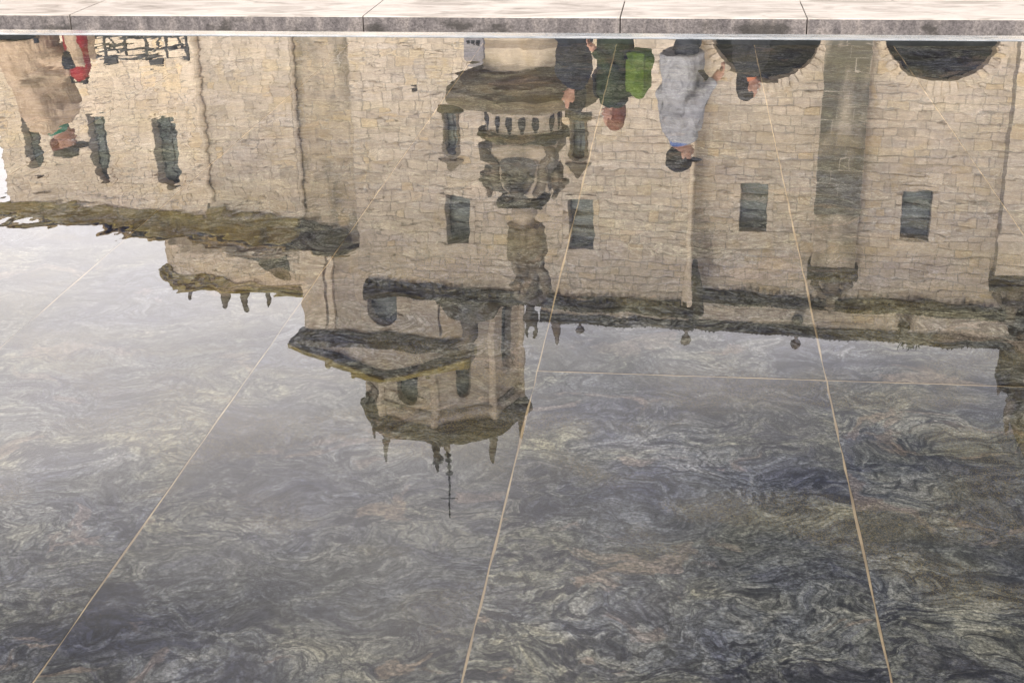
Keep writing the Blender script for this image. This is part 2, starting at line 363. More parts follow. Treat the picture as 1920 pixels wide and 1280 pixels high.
# near rim and side rims of the pool (outside the frame), gutter, plaza
def lime(t, b):
    p = pos(t); n = noise(t, mapped(t, p, (1, 2.6, 1)), 2.2, 7, 1.2, .62)
    c = ramp(t, n, [(.30, (.14, .125, .108)), (.42, (.225, .203, .182)), (.54, (.295, .270, .245)), (.72, (.345, .317, .29))])
    c = mixc(t, ramp(t, noise(t, mapped(t, p, (1, 4, 1), (4, 4, 1)), 5, 6, 1.5), [(.60, g(0)), (.70, g(.6))]), c, (.15, .13, .11))
    t.links.new(c, b.inputs['Base Color']); bump(t, b, noise(t, p, 60, 5), .25, .004)
def dark_stone(t, b):
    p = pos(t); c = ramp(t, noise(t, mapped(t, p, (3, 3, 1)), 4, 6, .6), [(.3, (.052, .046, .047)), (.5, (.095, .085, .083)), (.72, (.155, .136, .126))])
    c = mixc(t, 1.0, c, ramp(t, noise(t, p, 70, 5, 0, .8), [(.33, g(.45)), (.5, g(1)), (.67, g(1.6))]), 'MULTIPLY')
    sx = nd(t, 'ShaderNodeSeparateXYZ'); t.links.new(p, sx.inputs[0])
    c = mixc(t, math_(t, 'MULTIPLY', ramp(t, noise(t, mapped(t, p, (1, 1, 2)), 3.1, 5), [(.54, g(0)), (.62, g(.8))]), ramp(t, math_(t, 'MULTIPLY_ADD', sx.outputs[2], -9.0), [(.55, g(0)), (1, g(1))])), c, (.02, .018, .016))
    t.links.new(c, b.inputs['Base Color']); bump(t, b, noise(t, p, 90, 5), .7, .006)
M_lime = mat('pale_limestone', lime, .8, .3); M_darkstone = mat('dark_mottled_stone', dark_stone, .7, .3)
m = MB()
flat(m, PX0-1.5, PX1+1.5, YL, YC+.02, -.30, -.22)
tag(m.build('gutter_channel', M_darkstone), kind='structure')
m = MB()
G = 420
flat(m, -G, G, YC+.75, G, -.4, -.006); flat(m, -G, G, -G, PY0-.3, -.4, -.006)
flat(m, -G, PX0-.3, PY0-.3, YC+.75, -.4, -.006); flat(m, PX1+.3, G, PY0-.3, YC+.75, -.4, -.006)
def paving(t, b):
    p = pos(t); br = nd(t, 'ShaderNodeTexBrick', i_Scale=1.0); br.inputs['Brick Width'].default_value = .9; br.inputs['Row Height'].default_value = .6; br.inputs['Mortar Size'].default_value = .008
    br.inputs['Color1'].default_value = (.30, .27, .235, 1); br.inputs['Color2'].default_value = (.36, .325, .285, 1); br.inputs['Mortar'].default_value = (.14, .125, .11, 1)
    t.links.new(p, br.inputs['Vector'])
    c = mixc(t, 1.0, br.outputs[0], ramp(t, noise(t, p, 3, 6), [(.3, g(.75)), (.7, g(1.15))]), 'MULTIPLY'); t.links.new(c, b.inputs['Base Color'])
tag(m.build('plaza_ground', mat('plaza_paving', paving, .8)), kind='structure')
m = MB(); flat(m, PX0-.3, PX1+.3, PY0-.3, PY0, -.3, .05); flat(m, PX0-.3, PX0, PY0, YC+.1, -.3, .05); flat(m, PX1, PX1+.3, PY0, YC+.1, -.3, .05)
tag(m.build('pool_rim_pavement', M_lime), kind='structure')
# coping: one slab after another
cop = empty('coping_pavement', (0, YC, 0), kind='structure')
def hit0(x, y):
    d = FW+RT*((x-960)/FPX)-UP*((y-640)/FPX); return Vector((0, 0, H))+d*(-H/d.z)
js = [hit0(672, 36).x, hit0(1162, 35).x, hit0(1513, 31.5).x]
js = [js[0]-7.1, js[0]-5.2, js[0]-3.55, js[0]-1.95]+js+[js[2]+1.75, js[2]+3.1, js[2]+4.6, js[2]+6.4]
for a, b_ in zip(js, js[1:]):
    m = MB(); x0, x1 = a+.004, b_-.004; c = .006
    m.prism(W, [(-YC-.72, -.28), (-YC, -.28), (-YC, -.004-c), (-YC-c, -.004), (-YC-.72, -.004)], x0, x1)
    o = m.build('coping_slab', M_lime, cop); o.data.materials.append(M_darkstone)
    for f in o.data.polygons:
        if f.normal.y < -.9: f.material_index = 1  # front face is darker and more mottled than the pale top

# ------------------------------------------------------------------ masonry
def unit_stone():
    m = MB(); m.stone(Fr((0, 0), 0), -.5, .5, -.5, .5, -.5, .5, 0)
    me = bpy.data.meshes.new('stone')
    c = .06
    P = []
    for v, e_ in ((-.5, 0), (.32, 0), (.5, 1)):
        for u, z in ((-1, -1), (1, -1), (1, 1), (-1, 1)):
            P.append((u*(.5-.045*e_), -v, z*(.5-.07*e_)))
    F = [(8, 9, 10, 11)]+[(i+o, (i+1) % 4+o, (i+1) % 4+o+4, i+o+4) for o in (0, 4) for i in range(4)]
    me.from_pydata(P, [], F); me.update()
    bm = bmesh.new(); bm.from_mesh(me); bmesh.ops.recalc_face_normals(bm, faces=bm.faces); bm.to_mesh(me); bm.free()
    return me
_base = unit_stone(); _meshes = {}
def stone_mesh(mt):
    if mt.name not in _meshes:
        q = _base.copy(); q.name = 'stone'; q.materials.append(mt); _meshes[mt.name] = q
    return _meshes[mt.name]
def world_base(o):
    b = Vector((0, 0, 0))
    while o is not None: b = b+o.location; o = o.parent
    return b
def wall(root, fr, u0, u1, z0, z1, openings=(), mt=None, name='wall', ch=.28, sw=(.28, .70), depth=.6, budget=60, seed=1, vis0=None, pf=None):
    """core with real openings + one stone per block: the largest `budget` in sight as parts, the rest joined"""
    mt = mt or M_stone; rr = random.Random(seed)
    br = sorted({z0, z1} | {z for o in openings for z in (o[2], o[3]) if z0 < z < z1} | ({vis0} if vis0 else set()))
    bb = [br[0]]
    for z in br[1:]:
        if z-bb[-1] > .1: bb.append(z)
    bb[-1] = z1
    core = MB(); stones = []
    for za, zb in zip(bb, bb[1:]):
        n = max(1, round((zb-za)/ch)); hs = [rr.uniform(.8, 1.2) for _ in range(n)]; tot = sum(hs); z = za
        for hgt in hs:
            q = z+hgt/tot*(zb-za); zm = (z+q)/2
            cuts = []
            for o in openings:
                a, b_, oz0, oz1 = o[:4]
                if oz0-.02 < zm < oz1+.02:
                    if len(o) > 4:
                        rad = (b_-a)/2; spring = oz1-rad*o[4]
                        if zm > spring:
                            t = max(0, min(1, (z-spring)/(oz1-spring))); hw = rad*math.sqrt(max(0, 1-t*t)); c = (a+b_)/2; a, b_ = c-hw, c+hw
                    cuts.append((a, b_))
            cuts.sort(); x = u0; iv = []
            for a, b_ in cuts:
                if a > x+.02: iv.append((x, min(a, u1)))
                x = max(x, b_)
            if x < u1-.02: iv.append((x, u1))
            for a, b_ in iv:
                core.box(fr, a, b_, -depth, 0, z, q)
                x = a
                while x < b_-.01:
                    wd = rr.uniform(*sw)*(1 if rr.random() > .12 else .55)
                    e_ = min(b_, x+wd)
                    if b_-e_ < sw[0]*.6: e_ = b_
                    stones.append((x, e_, z, q, rr.uniform(.006, .024)))
                    x = e_
            z = q
    w_ = core.build(name, M_mortar, root)
    stones.sort(key=lambda s: (bool(vis0 and s[3] < vis0), -((s[1]-s[0])*(s[3]-s[2]))))
    base = world_base(root); J = .006
    rest = MB(); me = stone_mesh(mt)
    for i, (a, b_, z, q, pr) in enumerate(stones):
        if i < budget:
            o = bpy.data.objects.new('stone', me); C.objects.link(o); o.parent = w_
            M_ = Matrix.Translation(fr.p((a+b_)/2, pr/2-.02, (z+q)/2)-base) @ Matrix.Rotation(-fr.a, 4, 'Z') @ Matrix.Diagonal((b_-a-2*J, pr+.04, q-z-2*J, 1))
            o.matrix_local = M_
        else:
            ja = rr.uniform(.004, .016)
            rest.stone(fr, a+ja, b_-ja, -.03, pr, z+ja, q-ja, .016)
    if rest.v: tag(rest.build('stonework', mt, w_), kind='stuff')
    return w_
def window(root, fr, u0, u1, z0, z1, rec=.52, arch=0.0, bars=2, mull=1, sill=True, mt=None, name='window', surround=True):
    mt = mt or M_stone
    def outline(ins):
        a, b_ = u0-.02+ins, u1+.02-ins
        if not arch: return [(a, z0-.02+ins), (b_, z0-.02+ins), (b_, z1+.02-ins), (a, z1+.02-ins)]
        r = (u1-u0)/2; sp = z1-r*arch; c = (u0+u1)/2
        pts = [(a, z0-.02+ins), (b_, z0-.02+ins)]
        for k in range(9):
            q = math.pi*k/8; pts.append((c+(r+.02-ins)*math.cos(q), sp+((r*arch)+.02-ins)*math.sin(q)))
        return pts
    m = MB(); m.poly(fr, outline(0), -rec-.03, -rec)
    wdw = m.build(name, M_pane, root)
    f = MB(); t = .035
    zt = z1-(u1-u0)/2*arch
    f.box(fr, u0-.01, u0+t, -rec, -rec+.05, z0, zt); f.box(fr, u1-t, u1+.01, -rec, -rec+.05, z0, zt)
    f.box(fr, u0+t, u1-t, -rec, -rec+.05, z0-.005, z0+t)
    if not arch: f.box(fr, u0+t, u1-t, -rec, -rec+.05, z1-t, z1+.005)
    for k in range(bars):
        z = z0+(zt-z0)*(k+1)/(bars+1); f.box(fr, u0+t, u1-t, -rec, -rec+.06, z-.04, z+.04)
    for k in range(mull):
        u = u0+(u1-u0)*(k+1)/(mull+1); f.box(fr, u-.018, u+.018, -rec, -rec+.04, z0+t, z1-.03)
    f.build('frame', M_frame, wdw)
    if sill:
        s = MB(); s.prism(fr, [(-rec, z0-.02), (.05, z0-.10), (.05, z0-.17), (-rec, z0-.17)], u0-.1, u1+.1); s.build('sill', mt, wdw)
    if surround and arch:
        ring(wdw, fr, (u0+u1)/2, zt, (u1-u0)/2, arch, .12 if mt is M_statue else .20, -rec, .06, mt, 9)
    elif surround:
        for a, b_, n_ in ((u0-.2, u0, 4), (u1, u1+.2, 4)):
            zz_ = z0
            for k in range(n_):
                q = zz_+(z1-z0)/n_; s = MB(); s.stone(fr, a+.006, b_-.006, -.1, .052, zz_+.006, q-.006, .012); s.build('jamb_stone', mt, wdw); zz_ = q
        s = MB(); s.stone(fr, u0-.28, u1+.28, -.1, .056, z1+.006, z1+.34, .012); s.build('lintel', mt, wdw)
    return wdw
def ring(root, fr, c, sp, r, arch, wd, v0, v1, mt, n, a0=0.0, name='voussoir'):
    for k in range(n):
        qa, qb = a0+(math.pi-2*a0)*k/n+.012, a0+(math.pi-2*a0)*(k+1)/n-.012
        pts = []
        for q, rr_ in ((qa, r), (qb, r), (qb, r+wd), (qa, r+wd)):
            pts.append((c+rr_*math.cos(q), sp+(rr_ if rr_ == r else r+wd)*math.sin(q)*(arch if rr_ == r else (r*arch+wd)/(r+wd))))
        m = MB(); m.poly(fr, pts, v0, v1+rnd.uniform(0, .02)); m.build(name, mt, root)
def cornice(root, fr, u0, u1, z0, z1, out_, mt, name='cornice', teeth=0, back=.3, step=.22):
    h = z1-z0
    m = MB(); m.prism(fr, [(-back, z0), (out_*.25, z0), (out_*.35, z0+h*.25), (out_*.6, z0+h*.30), (out_*.66, z0+h*.55), (out_*.95, z0+h*.62), (out_, z0+h*.95), (out_*.8, z1), (-back, z1)], u0, u1)
    c = m.build(name, mt, root)
    if teeth:
        d = MB(); u = u0+.04
        while u < u1-.1:
            d.box(fr, u, u+step*.55, out_*.2, out_*.55, z0-.03, z0+h*.29); u += step
        tag(d.build('dentil_course', mt, c), kind='stuff')
        d = MB(); u = u0
        while u < u1-.05:     # broken tooth ornament on the crest
            d.poly(fr, [(u, z1-.02), (u+step*.8, z1-.02), (u+step*rnd.uniform(.25, .55), z1+rnd.uniform(.01, .07))], out_*.45, out_*.75); u += step*.8
        tag(d.build('crest_ornament', mt, c), kind='stuff')
    return c
def finial(root, p, h, w_, mt, kind=0):
    m = MB()
    if kind == 0: prof = [(w_*.5, 0), (w_*.5, h*.12), (w_*.34, h*.16), (w_*.42, h*.3), (w_*.30, h*.62), (w_*.20, h*.68), (w_*.26, h*.76), (w_*.16, h*.92), (.01, h)]
    else: prof = [(w_*.34, 0), (w_*.34, h*.15), (w_*.16, h*.24), (w_*.14, h*.36), (w_*.40, h*.48), (w_*.5, h*.66), (w_*.40, h*.84), (w_*.12, h*.95), (.01, h)]
    m.lathe(p, prof, 12); m.build('finial', mt, root, smooth=True)

# ------------------------------------------------------------------ church
A = Fr(at(960, 300, 45), 5.4)
ch_ = empty('church', A.p(5, -6, 0), label='long pale ashlar church wall with square windows, two buttresses and dark cornices', cat='church')
VZ = 6.2
fA = A
opA = [(-2.26, -1.46, 11.76, 13.42), (1.86, 2.68, 11.76, 13.42), (-2.20, -1.80, 9.02, 10.35, .9), (1.96, 2.40, 9.06, 10.35, .9), (-3.27, -3.10, 8.12, 8.36)]
wall(ch_, fA, -5.36, 5.80, 0, 15.0, opA, M_stone, budget=150, seed=3, vis0=VZ)
fB = A.sub(0, -1.5)
ar1, ar2 = (6.15, 9.55, 4.6, 8.05, 1.0), (11.40, 14.85, 4.6, 7.95, 1.0)
opB = [(7.27, 8.14, 11.38, 12.98), (12.38, 13.28, 11.42, 13.02), (ar1[0], ar1[1], 0, ar1[3], 1.0), (ar2[0], ar2[1], 0, ar2[3], 1.0)]
wall(ch_, fB, 5.80, 22.0, 0, 15.1, opB, M_stone, budget=150, seed=5, vis0=VZ)
for (u0, u1, z0, z1) in (opA[0], opA[1]): window(ch_, fA, u0, u1, z0, z1, .55, bars=2, mull=0)
for (u0, u1, z0, z1) in (opB[0], opB[1]): window(ch_, fB, u0, u1, z0, z1, .55, bars=2, mull=0)
for o in (opA[2], opA[3]):
    window(ch_, fA, o[0], o[1], o[2], o[3], .35, arch=.9, bars=1, mull=1, mt=M_statue)
    m = MB()
    for s in (-1, 1):
        u = (o[0]+o[1])/2+s*((o[1]-o[0])/2+.03); m.lathe(fA.p(u, .05, o[2]), [(.08, -.1), (.08, 0), (.045, .04), (.04, .95), (.07, 1.0), (.08, 1.1)], 10)
    m.build('window_column', M_statue, ch_, smooth=True)
    m = MB(); m.prism(fA, [(-.1, o[2]-.22), (.10, o[2]-.18), (.18, o[2]-.02), (-.1, o[2]-.02)], o[0]-.2, o[1]+.2); m.build('window_bracket', M_crust, ch_)
    m = MB(); c = (o[0]+o[1])/2; m.poly(fA, [(c-.42, o[3]+.18), (c+.42, o[3]+.18), (c+.2, o[3]+.36), (c, o[3]+.62), (c-.2, o[3]+.36)], -.05, .12); m.build('window_crest', M_statue, ch_)
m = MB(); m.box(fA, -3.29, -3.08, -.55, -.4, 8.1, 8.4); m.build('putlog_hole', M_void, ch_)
for a_ in (ar1, ar2):
    c = (a_[0]+a_[1])/2; r = (a_[1]-a_[0])/2
    m = MB(); pts = [(c+(r+.005)*math.cos(math.pi*k/24), a_[3]-r+(r+.005)*math.sin(math.pi*k/24)) for k in range(25)]+[(c+(r+.42)*math.cos(math.pi*k/24), a_[3]-r+(r+.42)*math.sin(math.pi*k/24)) for k in range(24, -1, -1)]
    m.poly(fB, pts, -.55, .004); m.build('arch_core', M_stone, ch_)
    ring(ch_, fB, c, a_[3]-r, r, 1.0, .30, -.6, .035, M_stone, 25)
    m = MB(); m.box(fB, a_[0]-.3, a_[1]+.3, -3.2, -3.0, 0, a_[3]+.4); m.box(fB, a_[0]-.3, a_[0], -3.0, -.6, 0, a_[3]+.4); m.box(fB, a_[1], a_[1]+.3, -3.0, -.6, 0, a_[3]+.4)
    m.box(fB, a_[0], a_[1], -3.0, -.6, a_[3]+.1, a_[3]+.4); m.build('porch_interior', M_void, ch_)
# mass of the building behind its walls
m = MB(); m.box(A, -5.2, 5.4, -12, -.7, 0, 14.9); m.box(A, 5.4, 22, -12, -5.2, 0, 14.9); m.box(A, 5.9, 22, -5.15, -2.3, 8.6, 14.9); m.build('nave_body', M_shade, ch_)
# left and right ends of the projecting front
wall(ch_, A.sub(5.80, 0, -90), 0.02, 1.52, 0, 15.0, (), M_stone, budget=12, seed=8, depth=.3, vis0=VZ)
# corner shaft that swells into a corbel
m = MB(); m.lathe(A.p(5.80, .02, 0), [(.075, 0), (.075, 13.4), (.10, 13.7), (.15, 14.3), (.20, 14.75), (.22, 15.2)], 12); m.build('corner_shaft', M_light, ch_, smooth=True)
m = MB(); m.lathe(A.p(5.98, -.1, 0), [(.05, 13.6), (.22, 14.2), (.30, 14.9), (.36, 15.35), (.2, 15.55)], 12); m.build('corbel', M_crust, ch_, smooth=True)
# buttresses
def buttress(fr, u0, u1, zc, front, upper, seed, stain_to):
    pr = .9
    f2 = fr.sub(0, pr); bt = wall(ch_, f2, u0, u1, 0, stain_to, (), front, name='buttress', budget=26, seed=seed, depth=pr, vis0=VZ, sw=(.5, .95), ch=.4)
    f3 = fr.sub(0, pr-.18); m = MB(); m.prism(fr, [(0, stain_to), (pr+.03, stain_to), (pr+.03, stain_to+.05), (pr-.18, stain_to+.3), (0, stain_to+.3)], u0-.02, u1+.02); m.build('weathering', front, bt)
    wall(ch_, f3, u0+.03, u1-.03, stain_to+.3, zc, (), upper, name='buttress', budget=16, seed=seed+1, depth=pr-.18, sw=(.5, .9), ch=.4)
    for s, uu in ((-90, u1-.0), ):
        pass
    cornice(ch_, fr.sub(0, pr-.2), u0-.06, u1+.06, zc, zc+.36, .26, M_crust, name='buttress_cap', back=pr-.2)
    m = MB(); c = (u0+u1)/2
    m.lathe(fr.p(c, .45, zc+.36), [(.42, 0), (.42, .08), (.26, .14), (.22, .42), (.34, .5), (.34, .58), (.2, .64), (.12, .95), (.18, 1.02), (.02, 1.3)], 12, sq=.6); m.build('buttress_pinnacle', M_statue, ch_, smooth=False)
    for s in (-1, 1):
        m = MB(); m.tube([fr.p(c+s*.5, .5, zc+.36), fr.p(c+s*.55, .62, zc+.6), fr.p(c+s*.38, .5, zc+.85), fr.p(c+s*.30, .3, zc+1.05)], [.10, .12, .09, .05], 8); m.build('crocket', M_statue, ch_, smooth=True)
buttress(fB, 9.66, 11.06, 13.85, M_stain, M_shade, 21, 11.75)
buttress(fB, 15.32, 16.75, 13.85, M_stone, M_lichen if False else M_stone, 31, 12.4)
# cornices and parapets
cornice(ch_, fA, -5.15, 5.95, 15.0, 15.42, .42, M_crust, teeth=1)
wall(ch_, A.sub(0, -.05), .95, 5.80, 15.42, 15.72, (), M_stone, name='parapet', budget=12, seed=41, depth=.4)
cornice(ch_, A.sub(0, -.05), .9, 5.95, 15.72, 15.98, .24, M_crust, name='parapet_crown', teeth=1, step=.16)
cornice(ch_, fB, 6.10, 22, 15.1, 15.46, .42, M_crust, teeth=1)
wall(ch_, A.sub(0, -1.55), 5.85, 22, 15.46, 16.22, (), M_stone, name='parapet', budget=40, seed=43, depth=.4)
cornice(ch_, A.sub(0, -1.55), 5.8, 22, 16.22, 16.52, .24, M_crust, name='parapet_crown', teeth=1, step=.18)
for u, kd, w_, h_ in ((1.42, 0, .36, .95), (2.25, 1, .30, .50), (5.75, 1, .34, .62)): finial(ch_, A.p(u, -.1, 15.98), h_, w_, M_statue, kd)
for u in (9.3, 16.9, 20): finial(ch_, A.p(u, -1.6, 16.52), .55, .34, M_statue, 1)
for u in (9.35, 12.75): # dark water spouts on the parapet
    m = MB(); m.tube([A.p(u, -1.4, 15.95), A.p(u, -.9, 15.8), A.p(u, -.55, 15.62)], [.2, .17, .12], 8); m.build('gargoyle', M_crust, ch_, smooth=True)
m = MB()
for k in range(45):      # weeds rooted in the parapet
    a = rnd.uniform(0, 6.3); b_ = A.p(13.0+rnd.uniform(-.25, .25), -1.45, 16.5); t_ = b_+Vector((rnd.uniform(-.16, .2), rnd.uniform(-.1, .1), rnd.uniform(.05, .34)))
    n_ = Vector((rnd.uniform(-.05, .05), .03, .05)); m.add([b_, b_.lerp(t_, .5)+n_, t_, b_.lerp(t_, .5)-n_], [(0, 1, 2, 3)])
M_weed = mat('weed_leaf', lambda t, b: t.links.new(ramp(t, noise(t, pos(t), 9), [(.3, (.035, .05, .018)), (.7, (.10, .11, .045))]), b.inputs['Base Color']))
tag(m.build('parapet_weeds', M_weed), label='tuft of dark weeds rooted in the church parapet', cat='plant')

# gothic pinnacle at the right end of the church, standing on the wall head over the last buttress
S = Fr(at(1890, 640, 45.0), 5); SK = 1.142; sp_c = S.p(1.30*SK, 0, 0)
def zs(z): return (z+1.5)*SK-1.5
sp = empty('gothic_pinnacle', S.p(1.30*SK, 0, zs(13.4)), label='tall dark gothic stone pinnacle with painted dark pointed openings rising over the church parapet', cat='pinnacle')
m = MB(); m.lathe((sp_c.x, sp_c.y, 0), [(r_*SK, zs(z_)) for r_, z_ in [(1.5, 13.2), (2.0, 13.65), (1.88, 13.75), (1.88, 15.4)]], 4, rot=R(45-5)); m.build('shaft', M_crust, sp)
m = MB(); m.lathe((sp_c.x, sp_c.y, 0), [(r_*SK, zs(z_)) for r_, z_ in [(1.62, 15.3), (1.62, 15.42), (1.38, 15.5), (1.0, 16.6), (.58, 17.6), (.04, 18.9)]], 8, rot=R(17)); m.build('spirelet', M_crust, sp)
Sf = S.sub(0, 1.40*SK)
for u in (.65, 1.30, 1.95):
    u *= SK; m = MB(); m.poly(Sf, [(u-.23, zs(13.8)), (u+.23, zs(13.8)), (u+.23, zs(14.6)), (u, zs(15.1)), (u-.23, zs(14.6))], -.12, -.02); m.build('tracery_opening_shade', M_void, sp)  # uncut shaft: a flat dark plate stands in for the opening's shade
    m = MB(); m.tube([Sf.p(u-.3, 0, zs(13.7)), Sf.p(u-.3, 0, zs(14.65)), Sf.p(u, 0, zs(15.2)), Sf.p(u+.3, 0, zs(14.65)), Sf.p(u+.3, 0, zs(13.7))], .06, 6); m.build('tracery', M_carved, sp)
for k in range(4):
    q = R(45-5+90*k); finial(sp, (sp_c.x+1.75*SK*math.cos(q), sp_c.y+1.75*SK*math.sin(q), zs(15.38)), 1.1, .36, M_statue, 0)

# ------------------------------------------------------------------ left wing
Lf = Fr(at(345, 80, 47), 14.6); Lf = Lf.sub(-.5, 0)
lw = empty('convent_wing', Lf.p(-1, -4, 0), label='lower stone wing with tall round-headed windows under ochre lichened tiled eaves', cat='building')
lop = [(-6.62, -5.92, 9.78, 12.25, 1.0), (-3.72, -2.98, 9.78, 12.25, 1.0), (-.98, -.08, 9.78, 12.25, 1.0)]
f1 = Lf.sub(0, .15)
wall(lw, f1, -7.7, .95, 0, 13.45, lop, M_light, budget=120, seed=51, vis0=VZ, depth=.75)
wall(lw, f1.sub(-7.7, 0, 90), -5.0, -.02, 0, 13.45, (), M_light, budget=20, seed=52, vis0=VZ, depth=.4)
for o in lop: window(lw, f1, o[0], o[1], o[2], o[3], .4, arch=1.0, bars=3, mull=1, mt=M_light)
wall(lw, Lf, .95, 4.5, 0, 13.3, (), M_stone, budget=70, seed=53, vis0=VZ)
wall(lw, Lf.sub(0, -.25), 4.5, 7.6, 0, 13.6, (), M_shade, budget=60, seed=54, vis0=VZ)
m = MB(); m.lathe(f1.p(1.0, -.02, 0), [(.10, 0), (.10, 12.2), (.15, 12.3), (.15, 12.5), (.22, 12.7)], 10); m.build('corner_shaft', M_light, lw, smooth=True)
m = MB(); m.lathe(Lf.p(4.52, -.1, 0), [(.09, 0), (.09, 12.4), (.2, 12.7), (.1, 12.9)], 10); m.build('corner_shaft', M_stone, lw, smooth=True)
m = MB(); m.box(Lf, -7.0, 7.6, -10, -.95, 0, 13.4); m.build('wing_body', M_shade, lw)
def eaves(fr, u0, u1, z, out_, mt, seed):
    rr = random.Random(seed)
    m = MB(); m.prism(fr, [(-.5, z-.22), (out_*.2, z-.2), (out_*.35, z), (out_*.45, z+.12), (out_*.8, z+.16), (out_, z+.28), (out_*.9, z+.36), (-.5, z+.36)], u0, u1)
    ev = m.build('eaves', mt, lw)
    m = MB(); m.prism(fr, [(out_-.08, z+.362), (-6, z+1.9), (-6, z+1.8), (out_-.08, z+.34)], u0-.03, u1+.03); m.build('roof', M_tile, lw)
    u = u0
    t0 = None
    while u < u1-.2:
        m = MB(); w_ = .36; pts = []
        for k in range(7):
            q = math.pi*k/6; pts.append((u+w_/2-w_/2*math.cos(q)*.95, .11*math.sin(q)))
        for k in range(7): pts.append((pts[6-k][0]*1.0, pts[6-k][1]*.7-.03))
        j = rr.uniform(-.05, .05); n = len(pts)
        m.add([fr.p(pu, out_+.05+j, z+.37+pz) for pu, pz in pts]+[fr.p(pu, out_-.8+j, z+.59+pz) for pu, pz in pts],
              [(i, (i+1) % n, (i+1) % n+n, i+n) for i in range(n)]+[tuple(range(n)), tuple(range(n, 2*n))])
        m.build('roof_tile', M_tile, ev); u += w_
eaves(f1, -8.0, .98, 13.43, .92, M_lichen, 61)
eaves(Lf, 1.0, 4.48, 13.20, .95, M_lichen, 62)
eaves(Lf.sub(0, -.25), 4.50, 6.2, 13.35, 1.0, M_crust2, 63)

# turret behind the wing
K = Fr(at(450, 520, 54), 10)
tr_ = empty('roof_turret', K.p(0, -2, 0), label='small parapeted stone block with little pinnacles behind the convent wing', cat='turret')
wall(tr_, K, -2.9, 3.2, 12, 18.25, (), M_light, budget=70, seed=71, vis0=14.5)
wall(tr_, K.sub(-2.9, 0, 48), -1.6, -.02, 12, 18.25, (), M_light, budget=14, seed=72, vis0=14.5, depth=.3)
m = MB(); m.box(K, -2.7, 3.2, -4, -.65, 0, 18.2); m.build('turret_body', M_shade, tr_)
cornice(tr_, K, -3.0, 3.2, 18.2, 18.62, .35, M_lichen); cornice(tr_, K.sub(-2.9, 0, 48), -1.6, .05, 18.19, 18.61, .35, M_lichen)
m = MB(); m.poly(K, [(.1, 16.9), (2.3, 16.9), (2.3, 17.9), (1.6, 17.9)], -.02, .09); m.build('dark_panel', M_crust, tr_)  # flat dark panel on the wall, slanted on its left side
m = MB(); m.prism(K, [(0, 16.6), (.3, 16.62), (.34, 16.85), (0, 16.9)], -2.9, 3.2); m.build('string_course', M_shade, tr_)
for u, h_, w_ in ((-2.3, .42, .26), (-.75, .85, .52), (.25, .8, .46), (1.2, .5, .24)): finial(tr_, K.p(u, .05, 18.62), h_, w_, M_statue, 0)

# ------------------------------------------------------------------ bell tower
T = Fr(at(740, 600, 49), 6)
tw = empty('bell_tower', T.p(0, -4, 0), label='stone bell tower with pedimented lower block and eight-sided upper stage under a cross', cat='tower')
wall(tw, T, -3.42, 2.60, 14, 18.30, [(-.98, .10, 14, 17.9, 1.0)], M_stone, budget=60, seed=81, vis0=15, ch=.42, sw=(.5, 1.0))
wall(tw, T.sub(-3.42, 0, 90), -5.0, -.02, 14, 18.30, (), M_stone, budget=20, seed=82, vis0=15, depth=.4, ch=.42)
wall(tw, T.sub(2.60, 0, -90), .02, 4.0, 14, 18.30, (), M_stone, budget=20, seed=83, vis0=15, depth=.4, ch=.42)
window(tw, T, -.98, .10, 14.1, 17.9, .5, arch=1.0, bars=3, mull=0, name='belfry_window')
for u0, u1 in ((-3.46, -2.62), (-2.5, -2.3), (.95, 1.75), (1.85, 2.62)):
    m = MB(); m.box(T, u0, u1, .03, .20, 13.5, 18.1); m.build('pilaster', M_light if u0 < -2 else M_stone, tw)
m = MB(); m.box(T, -3.2, 2.4, -5, -.65, 12, 18.4); m.build('tower_body', M_shade, tw)
cornice(tw, T, -3.75, 2.85, 18.28, 18.78, .62, M_crust2, back=.4)
cornice(tw, T.sub(-3.42, 0, 90), -5.0, .3, 18.27, 18.77, .62, M_crust2, back=.4)
m = MB(); m.poly(T, [(-3.7, 18.78), (2.75, 18.78), (.6, 19.35), (-.45, 19.72), (-1.6, 19.35)], -.5, .18); m.build('pediment', M_stone, tw)
for a, b_ in (((-4.05, 18.80), (-.45, 19.86)), ((-.45, 19.86), (3.0, 18.84))):
    m = MB(); d_ = .13
    m.poly(T, [a, b_, (b_[0], b_[1]+d_*1.9), (a[0], a[1]+d_*1.2)], -.5, .62); m.build('raking_cornice', M_lichen, tw)
    m = MB(); m.poly(T, [(a[0], a[1]-.1), (b_[0], b_[1]-.12), b_, a], -.5, .40); m.build('raking_moulding', M_crust2, tw)
for u, z in ((-2.6, 19.45), (-1.7, 19.7), (1.3, 19.6)):
    finial(tw, T.p(u, .3, z), .28, .22, M_lichen, 1)
# dark shoulder roof on the right of the lower block
m = MB(); m.poly(T, [(2.0, 16.55), (3.6, 16.2), (4.3, 16.2), (3.95, 17.0), (3.2, 17.35), (2.35, 17.2)], -1.5, .9); m.build('shoulder_roof', M_crust2, tw)
m = MB(); m.tube([T.p(2.85, .3, 17.2), T.p(3.05, .5, 17.9), T.p(2.75, .4, 18.4), T.p(2.95, .2, 19.0)], [.35, .28, .32, .16], 10); m.build('volute', M_statue, tw, smooth=True)
